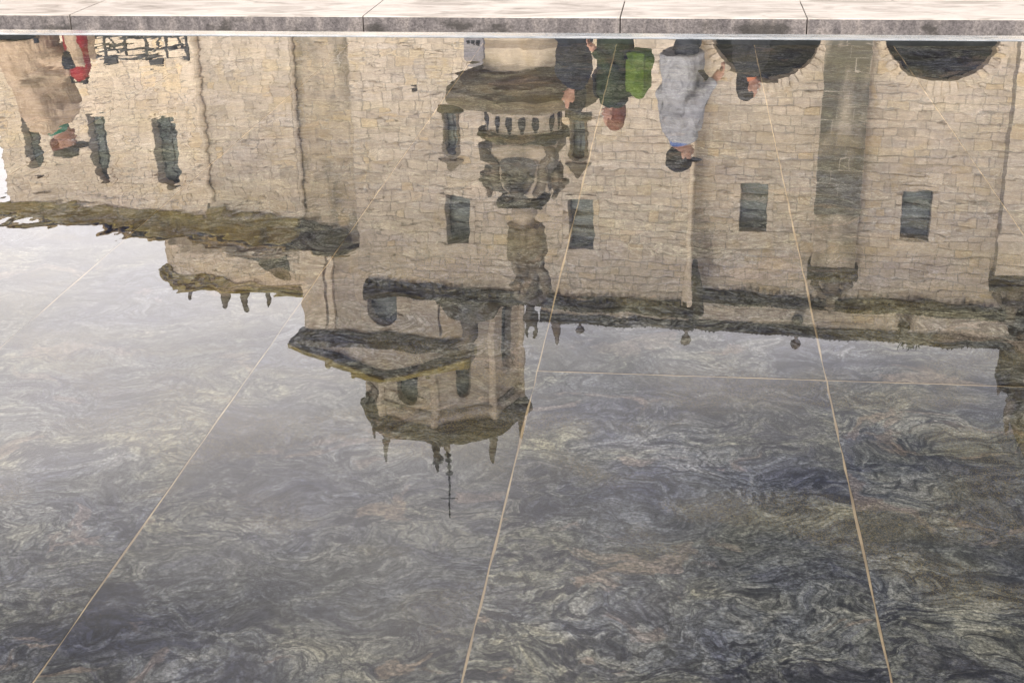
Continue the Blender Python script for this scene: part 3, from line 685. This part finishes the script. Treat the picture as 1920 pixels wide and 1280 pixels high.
# octagon
def ZT(z): return (z+1.5)*1.059-1.5
T2 = Fr(at(850, 720, 54), 6); oc = T2.p(-.34, 0, 0); RO = 3.18
def ov(k, rad):
    q = R(-82.5+45*k)
    return oc+T2.U*(rad*math.sin(q))+T2.N*(rad*math.cos(q))
for k in range(-1, 6):
    a, b_ = ov(k, RO), ov(k+1, RO); mid_ = (a+b_)/2
    q = R(-60+45*k)                       # outward direction measured from the front
    fk = Fr((mid_.x, mid_.y), 6-math.degrees(q)); hw = (b_-a).length/2
    vis = k in (0, 1, 2, 3)
    ops = []
    if k == 1: ops = [(-.48, .52, ZT(18.6), ZT(20.95), .9)]
    if k == 2: ops = [(-.28, .32, ZT(18.5), ZT(20.6), 1.0)]
    if k == 3: ops = [(-.35, .44, ZT(16.6), ZT(19.9), .8)]
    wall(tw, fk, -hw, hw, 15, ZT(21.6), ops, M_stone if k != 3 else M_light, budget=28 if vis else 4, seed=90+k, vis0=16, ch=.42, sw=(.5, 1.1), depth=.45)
    for o in ops: window(tw, fk, o[0], o[1], o[2], o[3], .32, arch=o[4], bars=2, mull=0, name='belfry_window', sill=False)
    m = MB(); m.lathe((a.x, a.y, 0), [(.17, 14), (.17, ZT(21.6))], 8); m.build('corner_pilaster', M_light, tw)
def octring(prof, name, mt):
    m = MB(); vs = []; fs = []; n = len(prof)
    for k in range(8):
        for rad, z in prof:
            p = ov(k, rad); vs.append((p.x, p.y, ZT(z)))
    for k in range(8):
        for i in range(n):
            a = k*n+i; b_ = k*n+(i+1) % n; c = ((k+1) % 8)*n+(i+1) % n; d = ((k+1) % 8)*n+i
            fs.append((a, b_, c, d))
    m.add(vs, fs); return m.build(name, mt, tw)
octring([(RO-.4, 21.0), (RO+.10, 21.0), (RO+.18, 21.12), (RO+.10, 21.2), (RO-.4, 21.2)], 'string_course', M_shade)
octring([(RO-.4, 21.6), (RO+.15, 21.6), (RO+.22, 21.8), (RO+.42, 21.88), (RO+.46, 22.1), (RO+.2, 22.16), (RO-.4, 22.16)], 'cornice', M_crust2)
octring([(RO-.5, 22.16), (RO+.05, 22.16), (RO+.1, 22.30), (RO+.02, 22.42), (RO-.5, 22.42)], 'parapet_crown', M_crust2)
m = MB(); m.lathe((oc.x, oc.y, 0), [(r_, ZT(z_)) for r_, z_ in [(2.3, 15), (2.3, 22.2), (2.5, 22.45), (1.9, 22.8), (.9, 23.1), (.18, 23.4), (.12, 24.0)]], 16); m.build('dome', M_shade, tw, smooth=False)
for k in range(8):
    p = ov(k, RO-.05); finial(tw, (p.x, p.y, ZT(22.48)), 1.05+(.25 if k == 1 else 0), .32, M_statue, 0)
cr_ = MB(); zc = ZT(23.9)
cr_.tube([(oc.x, oc.y, zc), (oc.x, oc.y, ZT(27.1))], [.05, .028], 8)
cr_.tube([oc+T2.U*-.34+Vector((0, 0, ZT(26.2))), oc+T2.U*.34+Vector((0, 0, ZT(26.2)))], .03, 8)
for z in (24.2, 24.45, 24.75, 25.0): cr_.ell((oc.x, oc.y, ZT(z)), (.16 if z != 24.75 else .10, .16, .09))
cr_.build('iron_cross', M_iron, tw, smooth=True)
m = MB(); fo = Fr((oc.x, oc.y), 6); m.poly(fo, [(a_, ZT(b_)) for a_, b_ in [(-.75, 24.75), (-.28, 24.65), (-.2, 24.35), (-.62, 23.95), (-.55, 24.4)]], -.02, .02); m.tube([fo.p(-.02, 0, ZT(24.5)), fo.p(-.3, 0, ZT(24.5))], .02, 6); m.build('weather_vane', M_iron, tw)

# ------------------------------------------------------------------ fountain
F = Fr(at(985, 200, 20), 5.4); fc = F.p(-.03, 0, 0)
fo = empty('stone_fountain', fc, label='carved stone fountain with wide bowl, scrolled pedestal and robed figure on top', cat='fountain')
def ft(name, prof, mt, n=28, sq=0.0, rot=0.0, smooth=False):
    m = MB(); m.lathe(fc, prof, n, sq, R(rot-5.4)); return m.build(name, mt, fo, smooth=smooth)
ft('lower_basin', [(1.9, 0), (1.9, .12), (1.75, .2), (1.75, .62), (1.88, .68), (1.88, .8), (1.62, .8), (1.6, .55), (.5, .52)], M_carved)
ft('stem', [(.80, .5), (.78, .9), (.70, 1.0), (.68, 2.0), (.74, 2.1), (.66, 2.25), (.55, 2.5)], M_carved, 24)
ft('bowl', [(.5, 2.42), (.72, 2.48), (.80, 2.56), (.94, 2.60), (.98, 2.70), (1.08, 2.74), (1.10, 2.90), (1.03, 2.95), (.95, 2.93), (.55, 2.84)], M_bowl, 36)
ft('plinth', [(.66, 2.80), (.66, 2.99), (.60, 3.0), (.60, 3.06)], M_carved, 24)
ft('drum', [(.56, 3.04), (.54, 3.10), (.54, 3.34), (.56, 3.38)], M_carved, 32)
for k in range(16):
    q = 90*(k//4)-30+20*(k % 4)
    qr = R(q)-F.a-math.pi/2; pc_ = fc+Vector((math.cos(qr)*.54, math.sin(qr)*.54, 0)); fd = Fr((pc_.x, pc_.y), math.degrees(F.a)-q)
    m = MB(); m.poly(fd, [(-.035, 3.11), (.035, 3.11), (.05, 3.16), (.05, 3.22), (.02, 3.29), (.028, 3.31), (0, 3.345), (-.028, 3.31), (-.02, 3.29), (-.05, 3.22), (-.05, 3.16)], -.06, .006); m.build('drum_opening_shade', M_void, fo)  # dark plate on the solid drum paints the shade of an opening
ft('ledge', [(.58, 3.36), (.64, 3.38), (.66, 3.44), (.60, 3.48), (.40, 3.5)], M_crust, 28)
ft('pedestal', [(.40, 3.47), (.46, 3.55), (.46, 3.62), (.36, 3.7), (.32, 3.95), (.28, 4.2), (.26, 4.34)], M_carved, 16, sq=.7, rot=0)
for k in range(4):
    q = R(45+90*k-5.4); d_ = Vector((math.cos(q), math.sin(q), 0)); z = Vector((0, 0, 1)); sd_ = Vector((-d_.y, d_.x, 0))
    pts = [fc+d_*r_+z*h_ for r_, h_ in ((.30, 4.25), (.44, 4.14), (.50, 3.98), (.45, 3.84), (.55, 3.72), (.66, 3.64), (.68, 3.52), (.58, 3.50), (.55, 3.6))]
    m = MB(); m.tube(pts, [.05, .075, .085, .065, .07, .075, .065, .05, .03], 8); m.build('scroll', M_statue, fo, smooth=True)
    q2 = R(90*k-5.4); d2 = Vector((math.cos(q2), math.sin(q2), 0)); s2 = Vector((-d2.y, d2.x, 0))
    m = MB(); hp = fc+(d2+s2*.0).normalized()*.50+z*4.16
    m.ell(hp, (.11, .11, .13)); m.ell(hp+d2*.10-z*.05, (.07, .07, .065)); m.tube([fc+d2*.25+z*3.85, hp-z*.06], [.13, .10], 8)
    for s in (-1, 1):
        m.tube([hp+s2*(s*.07)+z*.08, hp+s2*(s*.17)+z*.14-d2*.02, hp+s2*(s*.22)+z*.08], [.045, .04, .015], 6)
        m.tube([hp+s2*(s*.10)-z*.1, hp+s2*(s*.2)-z*.18, hp+s2*(s*.16)-z*.28], [.06, .05, .02], 6)
    m.build('lion_head', M_statue, fo, smooth=True)
for k in range(4):
    q = R(90*k-5.4); d2 = Vector((math.cos(q), math.sin(q), 0)); s2 = Vector((-d2.y, d2.x, 0)); M4 = Matrix((s2, d2, Vector((0, 0, 1)))).transposed()
    m = MB(); m.ell(fc+d2*.40+Vector((0, 0, 3.80)), (.27, .10, .20), M4, 16, 10); m.ell(fc+d2*.34+Vector((0, 0, 4.02)), (.19, .10, .26), M4, 16, 10); m.build('cartouche', M_slate, fo, smooth=True)
    m = MB(); m.tube([fc+d2*.36+s2*(.25*math.cos(t_))+Vector((0, 0, 3.85+.30*math.sin(t_)+(0.1 if math.sin(t_) > 0 else 0))) for t_ in [i_*math.pi/8 for i_ in range(17)]], .035, 6); m.build('cartouche_frame', M_carved, fo, smooth=True)
ft('capital', [(.26, 4.30), (.34, 4.34), (.38, 4.40), (.36, 4.46), (.24, 4.49)], M_crust, 16, sq=.6)
ft('neck', [(.20, 4.48), (.17, 4.52), (.20, 4.60), (.20, 4.64), (.15, 4.68), (.17, 4.76), (.26, 4.80)], M_carved, 16)
# robed figure: one continuous carved body
sb = F.p(.06, 0, 4.78)
m = MB()
def sp_(u, v, z): return sb+F.U*(u*.78)+F.N*v+Vector((0, 0, z*1.13))
m.lathe(sb, [(r_, z_*1.13) for r_, z_ in [(.15, 0), (.20, .08), (.18, .35), (.20, .6), (.16, .8), (.19, .98), (.13, 1.08), (.06, 1.14)]], 24)
m.tube([sp_(-.20, .05, 1.0), sp_(-.30, .12, .78), sp_(-.16, .26, .66)], [.10, .085, .06], 10)
m.tube([sp_(.20, .02, 1.0), sp_(.33, .05, .86), sp_(.30, .18, .64), sp_(.20, .25, .52)], [.10, .085, .075, .05], 10)
m.tube([sp_(-.22, .1, .05), sp_(-.28, .12, .3), sp_(-.2, .18, .62)], [.12, .11, .07], 10)
m.tube([sp_(.2, .05, .02), sp_(.16, .22, .4), sp_(.02, .26, .7), sp_(-.14, .2, .98)], [.08, .075, .065, .06], 8)
for k in range(7):
    q = k*.9; m.tube([sp_(.25*math.cos(q), .22*math.sin(q), .02), sp_(.24*math.cos(q+.2), .2*math.sin(q+.2), .45), sp_(.18*math.cos(q+.3), .16*math.sin(q+.3), .95)], [.05, .04, .02], 6)
m.tube([sp_(0, .02, 1.08), sp_(0, .03, 1.2)], .07, 10)
m.ell(sp_(0, .05, 1.28), (.095, .11, .125)); m.ell(sp_(0, .15, 1.26), (.02, .03, .03)); m.ell(sp_(0, .12, 1.17), (.07, .06, .08))
m.ell(sp_(0, 0, 1.32), (.115, .115, .11))
for s in (-1, 1): m.tube([sp_(s*.07, 0, 1.38), sp_(s*.10, 0, 1.5), sp_(s*.05, 0, 1.62)], [.05, .04, .02], 6)
st_ = m.build('robed_figure', M_statue, fo)
md = st_.modifiers.new('remesh', 'REMESH'); md.mode = 'VOXEL'; md.voxel_size = .016; md.use_smooth_shade = True
carve = bpy.data.textures.new('carving', 'CLOUDS'); carve.noise_scale = .13; carve.noise_depth = 3
md = st_.modifiers.new('carving', 'DISPLACE'); md.texture = carve; md.strength = .10; md.mid_level = .5; md.texture_coords = 'LOCAL'

# ------------------------------------------------------------------ people
def plain(name, a, b_, sc_=14, rough=.85):
    return mat(name, lambda t, b: (t.links.new(ramp(t, noise(t, pos(t), sc_, 5, .6), [(.3, a), (.7, b_)]), b.inputs['Base Color']), bump(t, b, noise(t, mapped(t, pos(t), (1, 1, .6)), 16, 3, 1.2), .7, .03)), rough, .2)
M_skin = mat('skin', lambda t, b: t.links.new(ramp(t, noise(t, pos(t), 12), [(.3, (.36, .19, .13)), (.7, (.45, .25, .175))]), b.inputs['Base Color']), .55, .3)
M_eye = plain('eye_white', (.6, .58, .55), (.7, .68, .65)); M_lipm = plain('lip', (.32, .12, .10), (.36, .14, .12))
M_shoe = plain('shoe_leather', (.02, .018, .016), (.05, .045, .04))
folds = bpy.data.textures.new('folds', 'CLOUDS'); folds.noise_scale = .16; folds.noise_depth = 2
def person(loc, yaw, h, label, jacket, trousers, hair, hat=None, collar=None, arms='walk', hairlen=0.0, strap=None, lean=0.0, bulk=1.0, sit=0.0):
    s = h/1.74; q = R(yaw)
    root = empty('person', loc, label=label, cat='person', group='people standing on the plaza')
    fx = Vector((math.cos(q), math.sin(q), 0)); sx = Vector((-math.sin(q), math.cos(q), 0))
    cl_, sl_ = math.cos(R(lean)), math.sin(R(lean))
    def P(f, l, z):
        if z > .9 and lean:
            f, z = f*cl_+(z-.9)*sl_, .9+(z-.9)*cl_-f*sl_
        z -= sit*max(0, min(1, (z-.52)/.2))
        return Vector(loc)+fx*(f*s)+sx*(l*s)+Vector((0, 0, z*s))
    def rs(*a): return [x*s for x in a]
    M3 = Matrix((fx, sx, Vector((0, 0, 1)))).transposed()
    if arms == 'walk': ar_ = {1: [(0, .19, 1.43), (-.06, .25, 1.14), (.12, .25, .94)], -1: [(0, -.19, 1.43), (.02, -.25, 1.14), (.20, -.24, .96)]}; st = .2
    elif arms == 'hold': ar_ = {1: [(0, .19, 1.43), (.02, .26, 1.15), (.27, .10, 1.06)], -1: [(0, -.19, 1.43), (.04, -.26, 1.15), (.29, -.08, 1.08)]}; st = .03
    else: ar_ = {1: [(0, .19, 1.43), (.0, .24, 1.14), (.05, .24, .88)], -1: [(0, -.19, 1.43), (.08, -.24, 1.16), (.30, -.17, 1.30)]}; st = .08
    leg = {1: [(0, .09, .90), (.06+st*.6, .10, .50), (st, .10, .09)], -1: [(0, -.09, .90), (.03-st*.2, -.10, .49), (-st*.9, -.10, .09)]}
    if sit: leg = {t: [(.02, .10*t, .90), (.44, .13*t, .50), (.42, .11*t, .09)] for t in (1, -1)}
    b = MB()
    b.tube([P(0, 0, .86), P(0, 0, 1.0), P(.01, 0, 1.2), P(0, 0, 1.36), P(-.01, 0, 1.46)], rs(.13, .14, .13, .15, .09), 14, 1.25)
    b.tube([P(-.01, 0, 1.42), P(.01, 0, 1.55)], rs(.065, .06), 12)
    b.ell(P(.02, 0, 1.63), rs(.095, .074, .112), M3, 16, 12); b.ell(P(.045, 0, 1.565), rs(.06, .055, .055), M3)
    b.ell(P(.115, 0, 1.615), rs(.022, .014, .022), M3); b.ell(P(.118, 0, 1.565), rs(.012, .026, .012), M3)
    for t in (1, -1):
        b.ell(P(.01, .075*t, 1.625), rs(.02, .012, .032), M3)
        a0, a1, a2 = ar_[t]; b.tube([P(*a0), P(*a1), P(*a2)], rs(.05, .042, .030), 10)
        d_ = (P(*a2)-P(*a1)).normalized(); pc = P(*a2)+d_*(.05*s); sd_ = d_.cross(Vector((0, 0, 1)))
        sd_ = sd_.normalized() if sd_.length > .1 else sx; nr = sd_.cross(d_)
        b.tube([P(*a2), P(*a2)+d_*(.045*s), P(*a2)+d_*(.09*s)], rs(.03, .040, .036), 10, .5)
        for i, (off, ln) in enumerate(((-.028, .062), (-.010, .074), (.009, .070), (.027, .054))):
            k0 = P(*a2)+d_*(.085*s)+sd_*(off*s); k1 = k0+d_*(ln*.55*s)-nr*(.012*s); k2 = k1+d_*(ln*.4*s)-nr*(.028*s)
            b.tube([k0, k1, k2], rs(.0095, .009, .0075), 6)
        k0 = P(*a2)+d_*(.03*s)-sd_*(.03*s); b.tube([k0, k0+d_*(.03*s)-sd_*(.03*s), k0+d_*(.065*s)-sd_*(.036*s)-nr*.01], rs(.013, .011, .009), 6)
        l0, l1, l2 = leg[t]; b.tube([P(*l0), P(*l1), P(*l2)], rs(.085, .058, .042), 12)
        b.ell(P(l2[0]+.06, l2[1], .045), rs(.12, .045, .045), M3)
    body = b.build('body', M_skin, root)
    r_ = body.modifiers.new('remesh', 'REMESH'); r_.mode = 'VOXEL'; r_.voxel_size = .0075; r_.use_smooth_shade = True
    def cloth(mb, name, mt, vs=.014):
        o = mb.build(name, mt, root); k = o.modifiers.new('remesh', 'REMESH'); k.mode = 'VOXEL'; k.voxel_size = vs; k.use_smooth_shade = True
        k = o.modifiers.new('smooth', 'SMOOTH'); k.iterations = 4
        k = o.modifiers.new('folds', 'DISPLACE'); k.texture = folds; k.strength = .055; k.mid_level = .5; k.texture_coords = 'LOCAL'; return o
    j = MB(); j.tube([P(.0, 0, .76), P(.0, 0, .95), P(.02, 0, 1.18), P(.01, 0, 1.36), P(-.01, 0, 1.47), P(0, 0, 1.51)], rs(*[v_*bulk for v_ in (.185, .175, .175, .185, .12, .085)]), 18, 1.22)
    for t in (1, -1):
        a0, a1, a2 = ar_[t]; j.tube([P(0, .13*t, 1.42), P(*a0), P(*a1), P(*a2)], rs(*[v_*bulk for v_ in (.085, .088, .072, .055)]), 12)
        for k in range(3):
            c = P(*a0).lerp(P(*a1), .3+.3*k); j.ell(c, rs(.085, .085, .03), M3)
    cloth(j, 'jacket', jacket)
    j = MB()
    j.tube([P(0, 0, .98), P(0, 0, .84)], rs(.145, .15), 14, 1.2)
    for t in (1, -1):
        l0, l1, l2 = leg[t]; j.tube([P(*l0), P(*l1), P(l2[0]-.01, l2[1], .07)], rs(.11, .085, .075), 12)
    cloth(j, 'trousers', trousers)
    for t in (1, -1):
        l2 = leg[t][2]; j = MB(); j.ell(P(l2[0]+.055, l2[1], .05), rs(.145, .055, .055), M3, 14, 8); j.build('shoe', M_shoe, root, smooth=True)
        j = MB(); j.ell(P(.100, .03*t, 1.638), rs(.012, .015, .009), M3, 8, 6); j.build('eye', M_eye, root, smooth=True)
    j = MB(); j.ell(P(.121, 0, 1.566), rs(.008, .022, .007), M3, 8, 6); j.build('mouth', M_lipm, root, smooth=True)
    hm = MB(); hm.ell(P(-.012, 0, 1.66), rs(.098, .086, .105), M3, 16, 10)
    if hairlen: hm.ell(P(-.05, 0, 1.58), rs(.07, .09, .12+hairlen), M3, 14, 8)
    o = hm.build('hair', hair, root, smooth=True)
    if hat:
        hm = MB(); hm.ell(P(.0, 0, 1.70), rs(.115, .098, .075), M3, 16, 8); hm.ell(P(.12, 0, 1.685), rs(.09, .075, .012), M3, 12, 6); hm.build('cap', hat, root, smooth=True)
    if collar:
        hm = MB(); hm.tube([P(-.005, 0, 1.47), P(.0, 0, 1.505), P(.005, 0, 1.545)], rs(.095, .088, .078), 16); hm.build('scarf', collar, root, smooth=True)
    if strap:
        hm = MB(); hm.tube([P(.10, .15, 1.49), P(.20, .05, 1.25), P(.22, -.12, 1.02), P(.08, -.25, .88)], rs(.03, .035, .035, .03), 8, .4); hm.build('strap', strap, root, smooth=True)
    return root, P
M_beige = plain('beige_cloth', (.40, .29, .19), (.54, .41, .29)); M_greyj = plain('silver_grey_cloth', (.25, .25, .265), (.43, .43, .45))
M_navy = plain('navy_cloth', (.009, .010, .015), (.028, .031, .042)); M_green = plain('dark_green_cloth', (.013, .021, .009), (.035, .052, .02))
M_black = plain('black_cloth', (.012, .012, .014), (.03, .03, .033)); M_brownhair = plain('auburn_hair', (.12, .045, .025), (.22, .085, .05), 40)
M_darkhair = plain('dark_hair', (.012, .010, .008), (.03, .024, .018), 40); M_olive = plain('olive_cap_cloth', (.05, .045, .02), (.10, .085, .045))
M_jade = plain('green_scarf', (.01, .14, .085), (.02, .2, .12)); M_lime2 = plain('lime_fabric', (.055, .10, .012), (.13, .20, .022)); M_red = plain('red_fabric', (.20, .008, .013), (.33, .014, .022))
M_blue = plain('blue_scarf', (.06, .11, .28), (.14, .20, .42)); M_orange = plain('orange_scarf', (.42, .12, .05), (.55, .2, .09)); M_jean = plain('dark_trousers', (.02, .022, .03), (.05, .052, .06))
def stand(x, Y): p = at(x, 150, Y); return (p.x, Y, -.006)
person(stand(58, 10.05), 4, 1.62, 'person in beige jacket, olive cap and green scarf sitting beside the red bag', M_beige, M_beige, M_brownhair, M_olive, M_jade, 'hold', lean=15, bulk=1.3, sit=.42)
sl0 = stand(58, 10.05)
stl = empty('folding_stool', sl0, label='low dark folding stool under the seated person in beige', cat='stool')
m = MB(); m.box(Fr((sl0[0]-.02, sl0[1]), 0), -.2, .2, -.19, .19, .30, .335); m.build('seat', M_navy, stl)
for a_ in (-1, 1):
    for b_ in (-1, 1):
        m = MB(); m.tube([Vector(sl0)+Vector((.17*a_-.02, .16*b_, .002)), Vector(sl0)+Vector((.15*a_-.02, .15*b_, .30))], .014, 8); m.build('leg', M_iron, stl)
person(stand(1078, 13.8), 172, 1.68, 'person in navy coat walking beside the fountain bowl', M_navy, M_jean, M_darkhair, None, None, 'walk', .05)
_, P3 = person(stand(1152, 12.7), 165, 1.58, 'person with auburn hair in dark green coat wearing a lime backpack', M_green, M_jean, M_brownhair, None, None, 'walk', .04)
person(stand(1277, 12.0), 20, 1.74, 'person in silver grey jacket with dark shoulder strap and blue scarf', M_greyj, M_jean, M_darkhair, M_darkhair, M_blue, 'walk', 0, M_black)
person(stand(1402, 14.6), 10, 1.72, 'person dressed in black with orange scarf in front of the arch', M_black, M_black, M_darkhair, None, M_orange, 'walk', .06)
def soft(mb, name, mt, parent, vs=.014):
    o = mb.build(name, mt, parent); k = o.modifiers.new('remesh', 'REMESH'); k.mode = 'VOXEL'; k.voxel_size = vs; k.use_smooth_shade = True; k = o.modifiers.new('smooth', 'SMOOTH'); k.iterations = 3; return o
bp_ = empty('backpack', P3(-.24, 0, .95), label='lime green backpack carried on the back of the dark green coat', cat='backpack')
q = R(165); M3 = Matrix((Vector((math.cos(q), math.sin(q), 0)), Vector((-math.sin(q), math.cos(q), 0)), Vector((0, 0, 1)))).transposed()
m = MB(); m.ell(P3(-.25, 0, 1.22), (.10, .15, .20), M3); m.ell(P3(-.25, 0, 1.10), (.115, .155, .12), M3); m.box(Fr(P3(-.25, 0, 0), -90-165), -.13, .13, -.08, .09, .86, 1.22); soft(m, 'pack', M_lime2, bp_)
m = MB(); m.ell(P3(-.33, 0, 1.06), (.06, .11, .09), M3); soft(m, 'pocket', M_lime2, bp_)
for s in (-1, 1):
    m = MB(); m.tube([P3(-.17, .1*s, 1.42), P3(.0, .13*s, 1.5), P3(.15, .13*s, 1.38), P3(.17, .14*s, 1.2), P3(.02, .2*s, 1.0), P3(-.17, .12*s, 1.02)], .028, 8, .5); m.build('strap', M_black, bp_, smooth=True)
rb = stand(150, 9.98)
bag = empty('shoulder_bag', rb, label='red bag with black front pocket beside the beige jacketed person', cat='bag')
def B(f, l, z): return Vector(rb)+Vector((f, l, z*.76))
m = MB(); m.ell(B(0, 0, .42), (.09, .09, .32)); m.ell(B(.01, 0, .66), (.085, .08, .13)); soft(m, 'pack', M_red, bag)
m = MB(); m.ell(B(-.03, -.085, .62), (.055, .05, .075)); soft(m, 'pocket', M_black, bag)
m = MB(); m.tube([B(-.05, 0, .78), B(-.06, 0, .84), B(.05, 0, .84), B(.06, 0, .78)], .015, 8); m.build('handle', M_black, bag, smooth=True)

# railing behind the left part of the coping
ra, rbb = at(158, 80, 12.4), at(350, 80, 12.4)
Rf = Fr((ra.x, 12.4), 0); L_ = rbb.x-ra.x
rl = empty('iron_railing', (ra.x, 12.4, 0), label='low dark iron railing with crossed bars left of the church corner', cat='railing')
for z in (.35, .62, .74, .83, .92): m = MB(); m.tube([Rf.p(0, 0, z), Rf.p(L_, 0, z)], .014, 8); m.build('rail', M_iron, rl)
k = 0; u = 0
while u <= L_+.01:
    m = MB(); m.tube([Rf.p(u, 0, -.01), Rf.p(u, 0, .94)], .014, 8); m.build('post', M_iron, rl); k += 1; u += L_/5
for k in range(3):
    a = L_*k/3; m = MB(); m.tube([Rf.p(a, .0, .37), Rf.p(a+L_/3, 0, .88)], .010, 6); m.tube([Rf.p(a, .0, .88), Rf.p(a+L_/3, 0, .37)], .010, 6); m.build('brace', M_iron, rl)
for u, z in ((.22, 1.0), (.62, 1.02)):
    m = MB(); m.box(Rf, u*L_/.9-.06, u*L_/.9+.06, -.02, .02, .92, z-.01); m.build('plate', M_iron, rl)

# information post left of the fountain stem
ip = at(888, 100, 17.5)
If = Fr((ip.x, 17.5), 6)
po = empty('information_post', (ip.x, 17.5, 0), label='slim grey information post with small dark marks beside the fountain stem', cat='sign post')
M_post = plain('grey_post', (.20, .19, .20), (.27, .25, .26))
m = MB(); m.poly(If, [(-.12, -.01), (.12, -.01), (.12, 1.92), (.09, 1.97), (-.09, 1.97), (-.12, 1.92)], -.08, 0); m.build('panel', M_post, po)
for r_, (cx, zs) in enumerate(((-.06, 1.70), (0, 1.70), (.06, 1.70), (-.06, 1.63), (0, 1.63), (.06, 1.63), (.03, 1.55))):
    m = MB(); m.box(If, cx-.022, cx+.022, .0005, .003, zs-.025, zs+.015); m.build('printed_mark', M_black, po)
